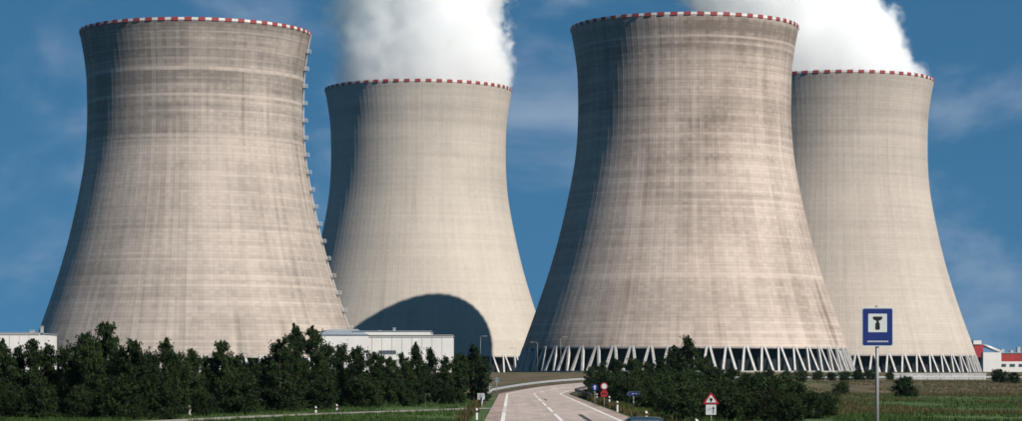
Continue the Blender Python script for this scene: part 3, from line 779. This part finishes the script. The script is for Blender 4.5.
for sx in (-1, 1):
    mb = MB(); mb.add([(sx * .765, 1.15, .99), (sx * .765, 2.75, .99), (sx * .645, 2.3, 1.32), (sx * .645, 1.25, 1.32)], [(0, 1, 2, 3)]); mb.build('side_window', M['glass'], car)
    mb = MB(); mb.box((sx * .68, -0.06, .74), (.22, .06, .18)); mb.build('tail_lamp', M['tail'], car)
    for wy in (0.75, 3.25):
        mb = MB(); mb.tube([(sx * .68, wy, .30), (sx * .86, wy, .30)], [.30, .30], 20); wo_ = mb.build('wheel', M['tyre'], car)
        mb = MB(); mb.tube([(sx * .855, wy, .30), (sx * .875, wy, .30)], [.18, .17], 14); mb.build('rim', M['galv'], wo_)
    mb = MB(); mb.box((sx * .93, 2.75, 1.0), (.16, .1, .12)); mb.build('mirror', M['car'], car)
mb = MB(); mb.box((0, -0.09, .48), (1.5, .1, .16)); mb.build('bumper', M['tyre'], car)

# ------------------------------------------------------------------ trees
def crown_and_trunk(seed, H, Wd, pointy, leaves, leaf, low=0.06, mat='leaf'):
    """a young tree: trunk with limbs, leaves in clumps along the limbs"""
    rg = random.Random(seed); tr = MB()
    bend = [(0, 0, -0.2)]; x = y = 0.0
    for i in range(1, 7):
        x += rg.uniform(-.06, .06) * H / 7; y += rg.uniform(-.06, .06) * H / 7; bend.append((x, y, H * 0.93 * i / 6))
    tr.tube(bend, [0.012 * H * (1 - 0.82 * i / 6) + 0.008 for i in range(7)], 6)
    clumps = []
    nl = int(30 + H * 3.2)
    for i in range(nl):
        f = low + (0.97 - low) * (i + rg.random()) / nl
        if pointy: rmax = Wd / 2 * (min(1.0, (f - low) * 5 + 0.45)) * (1 - max(0, f - 0.35) / 0.65) ** 0.48 + 0.16
        else: rmax = Wd / 2 * math.sqrt(max(0.02, 1 - ((f - 0.45) / 0.58) ** 2))
        a = rg.uniform(0, 2 * math.pi); ln = rmax * rg.uniform(0.55, 1.12)
        k = min(5, int(f * 6)); fr = f * 6 - k
        b = Vector(bend[k]).lerp(Vector(bend[k + 1]), fr); b.z = f * H * 0.93
        tip = b + Vector((math.cos(a) * ln, math.sin(a) * ln, ln * (rg.uniform(0.1, 0.75) if H > 4 else rg.uniform(-0.25, 0.45))))
        tr.tube([b, b.lerp(tip, 0.5) + Vector((0, 0, -0.05 * ln)), tip], [0.02 + 0.006 * H * (1 - f) * 0.5, 0.016, 0.006], 4, False)
        nc = 2 + int(ln * 1.6)
        for c in range(nc):
            u = 0.25 + 0.8 * (c + rg.random()) / nc
            clumps.append((b.lerp(tip, u), rg.uniform(0.16, 0.40) * (0.6 + 0.5 * min(1.0, rmax)), rg.random()))
    for i in range(5): clumps.append((Vector(bend[-1]) + Vector((0, 0, H * 0.07 * (i / 4 - 0.4))), 0.16 - 0.02 * i, rg.random()))
    if H < 4:
        for i in range(46):
            a = rg.uniform(0, 6.28); q = math.sqrt(rg.random()); zc_ = rg.uniform(0.03, 0.8) * H; rr = q * Wd * 0.5 * math.sqrt(max(0.05, 1 - (zc_ / H) ** 2))
            clumps.append((Vector((rr * math.cos(a), rr * math.sin(a), zc_)), rg.uniform(0.22, 0.45), 0.5))
    per = max(6, leaves // len(clumps)); lv = MB()
    for c, r, q in clumps:
        for i in range(per):
            d = Vector((rg.gauss(0, 1), rg.gauss(0, 1), rg.gauss(0, 0.85)))
            p = c + d * r * 0.62
            if p.z < 0.04: p.z = 0.04 + rg.random() * 0.2
            n = Vector((rg.gauss(0, 1), rg.gauss(0, 1), rg.gauss(0.5, 0.8))).normalized()
            t1 = n.orthogonal().normalized(); t1 = (Matrix.Rotation(rg.uniform(0, 6.28), 3, n) @ t1); t2 = n.cross(t1)
            sz = leaf * rg.uniform(0.6, 1.35)
            lv.add([p - t1 * sz, p + t2 * sz * 0.55, p + t1 * sz, p - t2 * sz * 0.55], [(0, 1, 2, 3)])
    def raw(mbx, name, mat_, sm=False):
        me = bpy.data.meshes.new(name); me.from_pydata(mbx.v, [], mbx.f); me.materials.append(mat_); return me
    return raw(tr, 'trunk', M['bark']), raw(lv, 'crown', M[mat])
PROTO = {
  'tall': [crown_and_trunk(11 + i, 7.0, 3.0 + 0.25 * i, True, 7600, 0.125, 0.05) for i in range(4)],
  'oval': [crown_and_trunk(31 + i, 6.0, 3.3 + 0.2 * i, False, 7000, 0.13, 0.03) for i in range(4)],
  'bush': [crown_and_trunk(51 + i, 3.0, 3.4 + 0.3 * i, False, 5600, 0.115, 0.0, 'leaf') for i in range(4)],
  'olive': [crown_and_trunk(71 + i, 2.6, 3.4 + 0.3 * i, False, 3800, 0.10, 0.0, 'leaf2') for i in range(2)],
}
PH = {'tall': 7.0, 'oval': 6.0, 'bush': 3.0, 'olive': 2.6}
rt = random.Random(5)
def plant(kind, x, y, h, wide, name, label, cat, group):
    tm, lm = rt.choice(PROTO[kind]); s = h / PH[kind]
    o = empty(name, (x, y, ground(x, y) - 0.02), rt.uniform(0, 6.28)); o.scale = (s * wide, s * wide, s)
    tag(o, label, cat, group); link('trunk', tm, o); link('crown', lm, o); return o
ORD = ['first', 'second', 'third', 'fourth', 'fifth', 'sixth', 'seventh', 'eighth', 'ninth', 'tenth', 'eleventh', 'twelfth', 'thirteenth', 'fourteenth', 'fifteenth',
       'sixteenth', 'seventeenth', 'eighteenth', 'nineteenth', 'twentieth', 'twenty-first', 'twenty-second', 'twenty-third', 'twenty-fourth', 'twenty-fifth', 'twenty-sixth',
       'twenty-seventh', 'twenty-eighth', 'twenty-ninth', 'thirtieth', 'thirty-first', 'thirty-second', 'thirty-third', 'thirty-fourth', 'thirty-fifth', 'thirty-sixth', 'thirty-seventh', 'thirty-eighth']
# photo column and row of each crown's top in the left grove
grove = [(4, 337, 't'), (18, 346, 'o'), (33, 337, 't'), (48, 344, 'o'), (64, 347, 'o'), (82, 332, 'o'), (92, 338, 'o'), (107, 320, 't'), (122, 346, 'o'), (136, 339, 'o'), (150, 352, 'o'),
         (166, 336, 't'), (180, 351, 'o'), (192, 347, 't'), (206, 355, 'o'), (221, 339, 't'), (236, 354, 'o'), (252, 358, 'o'), (266, 355, 'o'), (280, 338, 'o'), (294, 322, 't'),
         (313, 324, 't'), (327, 343, 'o'), (343, 344, 'o'), (358, 345, 'o'), (374, 351, 'o'), (390, 356, 'o'), (403, 351, 't'), (416, 341, 't'), (431, 346, 't'), (446, 356, 'o'),
         (460, 352, 'o'), (474, 343, 't'), (484, 357, 'o')]
def grove_y(px):   # front of the grove runs obliquely back to the road
    return 156 + 20 * sstep(150, 230, px) + 48 * sstep(200, 480, px) + 14 * sstep(400, 490, px)
for i, (px, py, k) in enumerate(grove):
    Y = grove_y(px) + rt.uniform(0, 10); x = X_at(px, Y); kind = {'t': 'tall', 'o': 'oval'}[k]
    h = Z_at(py, Y) - ground(x, Y)
    look = 'tall pointed' if py < 330 else 'pointed' if k == 't' else 'rounded' if py < 350 else 'low rounded'
    plant(kind, x, Y, h, 0.76 if k == 't' else 0.68, 'young_tree', f'{look} dark green tree, {ORD[i]} from the left along the front of the left grove', 'tree', 'trees of the left grove')
for i in range(36):
    px = 2 + i * 13.5 + rt.uniform(-4, 4); Y = grove_y(px) + 9 + rt.uniform(0, 9); x = X_at(px, Y)
    h = Z_at(rt.uniform(362, 380), Y) - ground(x, Y)
    plant(rt.choice(('oval', 'tall')), x, Y, h, 1.1, 'young_tree', f'dark green tree, {ORD[i]} from the left in the rear row of the left grove', 'tree', 'rear trees of the left grove')
for i in range(12):   # shrubs closing the foot of the grove
    px = -2 + i * 41 + rt.uniform(-3, 3); Y = grove_y(px) - 0.5 + rt.uniform(-1, 1.5); x = X_at(px, Y)
    plant('bush', x, Y, rt.uniform(1.7, 2.9), 0.85, 'shrub', f'low dark shrub, {ORD[i]} from the left at the foot of the left grove', 'shrub', 'shrubs at the foot of the left grove')

# thicket right of the road: column, top row, distance, kind, width factor
thick = [(590, 366, 300, 'oval', 0.8), (603, 361, 318, 'oval', 0.85), (617, 359, 300, 'oval', 0.9), (632, 358, 275, 'oval', 0.9), (648, 361, 262, 'oval', 0.9), (662, 356, 240, 'tall', 0.95),
         (674, 344, 236, 'tall', 0.85), (689, 334, 232, 'tall', 0.85), (703, 355, 240, 'tall', 1.0), (716, 366, 225, 'oval', 0.95), (731, 367, 215, 'oval', 0.95), (745, 372, 205, 'oval', 0.9),
         (757, 371, 212, 'oval', 0.95), (771, 380, 196, 'bush', 1.0), (784, 386, 188, 'bush', 1.0), (798, 391, 180, 'olive', 1.0), (812, 397, 172, 'olive', 1.0), (822, 404, 165, 'olive', 0.8)]
for i, (px, py, Y, k, wd) in enumerate(thick):
    x = X_at(px, Y); h = Z_at(py, Y) - ground(x, Y)
    look = {'tall': 'tall ragged dark green tree', 'oval': 'dark green bushy tree', 'bush': 'rounded dark green bush', 'olive': 'low olive-green bush'}[k]
    plant(k, x, Y, h, wd, 'thicket_tree' if k in ('tall', 'oval') else 'thicket_bush', f'{look}, {ORD[i]} from the left along the top of the right-hand thicket', 'tree' if k in ('tall', 'oval') else 'bush', 'plants of the right-hand thicket')
for row, (a, b, y0, y1, n, hlo, hhi) in zip(('nearest', 'second', 'third', 'farthest'), ((652, 826, 146, 172, 22, 1.5, 2.3), (640, 790, 172, 205, 20, 2.0, 3.0), (612, 700, 205, 250, 14, 2.2, 3.2), (592, 640, 250, 300, 8, 2.0, 3.0))):
    for i in range(n):
        Y = y0 + (y1 - y0) * rt.random(); px = a + (b - a) * (i + 0.6 * rt.random()) / n; x = X_at(px, Y)
        x = max(x, 10.2)
        plant(rt.choice(('bush', 'bush', 'olive')), x, Y, rt.uniform(hlo, hhi), 0.95, 'thicket_bush', f'dark bush, {ORD[i]} from the left in the {row} row of the right-hand thicket', 'bush', 'front bushes of the right-hand thicket')
# lone shrubs out on the field and along the far road
for px, py, base, Y, k, lab in ((905, 376, 385, 300, 'bush', 'round dark bush alone on the field right of the blue sign pole'), (846, 371, 378.5, 470, 'bush', 'dark bush by the far guard rail, second to the left of the blue sign pole'),
        (832, 372, 378.5, 476, 'bush', 'dark bush by the far guard rail, third to the left of the blue sign pole'), (870, 370, 378, 490, 'bush', 'dark bush right behind the blue sign pole'),
        (890, 372, 378, 495, 'bush', 'low dark bush just right of the blue sign pole, by the far rail'), (1000, 369, 381, 410, 'bush', 'large spreading dark bush near the right edge of the field'),
        (768, 369.5, 378, 470, 'bush', 'leftmost low dark bush before the front right tower, by the far rail'), (786, 370.5, 378, 474, 'bush', 'second low dark bush from the left along the far rail'),
        (802, 369.8, 378, 478, 'bush', 'third low dark bush from the left along the far rail'), (818, 370.5, 378, 480, 'bush', 'fourth low dark bush from the left along the far rail'),
        (858, 369.5, 378, 486, 'bush', 'dark bush by the far guard rail, just left of the blue sign pole'),
        (1014, 372, 381, 405, 'bush', 'spreading dark bush cut by the right edge of the photo'), (841, 381.5, 384.5, 330, 'bush', 'small dark bush on the field between thicket and blue sign')):
    x = X_at(px, Y); h = Z_at(py, Y) - ground(x, Y)
    plant(k, x, Y, max(0.7, h), 1.1, 'field_bush', lab, 'bush', 'bushes out on the field')

# ------------------------------------------------------------------ grass and weeds
def blades(name, label, mat, spots, hlo, hhi, seed, per=5):
    rg = random.Random(seed); vs = []; fs = []
    for x, y in spots:
        z = ground(x, y)
        for k in range(per):
            a = rg.uniform(0, 6.28); h = rg.uniform(hlo, hhi); w = h * 0.09 + 0.012; lean = rg.uniform(0.05, 0.45) * h
            bx, by = x + rg.gauss(0, .12), y + rg.gauss(0, .12); i = len(vs)
            ca, sa = math.cos(a), math.sin(a)
            vs += [(bx - sa * w, by + ca * w, z - .02), (bx + sa * w, by - ca * w, z - .02), (bx + ca * lean, by + sa * lean, z + h)]; fs.append((i, i + 1, i + 2))
    me = bpy.data.meshes.new(name); me.from_pydata(vs, [], fs); me.materials.append(mat)
    tag(link(name, me), label, 'grass', None, 'stuff')
rg = random.Random(9)
def off_road(x, y): return x < -2.6 or x > 8.3
def on_path(x, y):
    for (ax, ay), (bx, by) in zip(pp, pp[1:]):
        d = Vector((bx - ax, by - ay)); u = max(0, min(1, ((x - ax) * d.x + (y - ay) * d.y) / d.length_squared))
        if (Vector((ax, ay)) + d * u - Vector((x, y))).length < 2.1: return True
    return False
sp = []
while len(sp) < 15000:
    y = 148 + 190 * rg.random() ** 1.6; x = rg.uniform(X_at(0, y), X_at(1024, y))
    if (off_road(x, y) and not on_path(x, y) and mnoise.noise((x * .12, y * .05, 1.7)) > -0.25): sp.append((x, y))
blades('meadow_grass', 'green meadow grass on both sides of the road', M['grass_blade'], sp, 0.10, 0.30, 1)
sp = []
while len(sp) < 5500:
    y = 175 + 260 * rg.random() ** 1.3; x = rg.uniform(X_at(780, y), X_at(1030, y))
    if mnoise.noise((x * .09, y * .03, 4.2)) > 0.0 - (y - 250) * 0.0015: sp.append((x, y))
blades('dry_grass', 'dry brownish grass scattered over the field at the right', M['dry_blade'], sp, 0.12, 0.40, 2, 4)
sp = [(8.25 + abs(rg.gauss(0, 0.75)), rg.uniform(148, 300)) for i in range(2600)] + [(-2.7 - abs(rg.gauss(0, 0.3)), rg.uniform(150, 330)) for i in range(420)]
sp = [q for q in sp if not on_path(*q)]
blades('verge_weeds', 'yellowish weeds along the road verges', M['dry_blade'], sp, 0.15, 0.55, 3, 5)
sp = [(8.4 + abs(rg.gauss(0, 1.0)), rg.uniform(150, 290)) for i in range(1800)]
blades('verge_grass', 'green grass along the right road verge', M['grass_blade'], sp, 0.2, 0.6, 4, 5)

# ------------------------------------------------------------------ air
def haze():
    t = NT('haze_air'); t.n.remove(t.b)
    v = t.new('ShaderNodeVolumePrincipled'); v.inputs['Color'].default_value = (0.42, 0.78, 1.0, 1); v.inputs['Density'].default_value = 0.00002
    t.l.new(v.outputs[0], t.out.inputs['Volume'])
    mb = MB(); mb.box((0, 1500, 124), (3100, 4300, 254)); o = mb.build('haze', t.m); tag(o, 'thin bluish air over the whole site', 'haze', None, 'stuff')
haze()
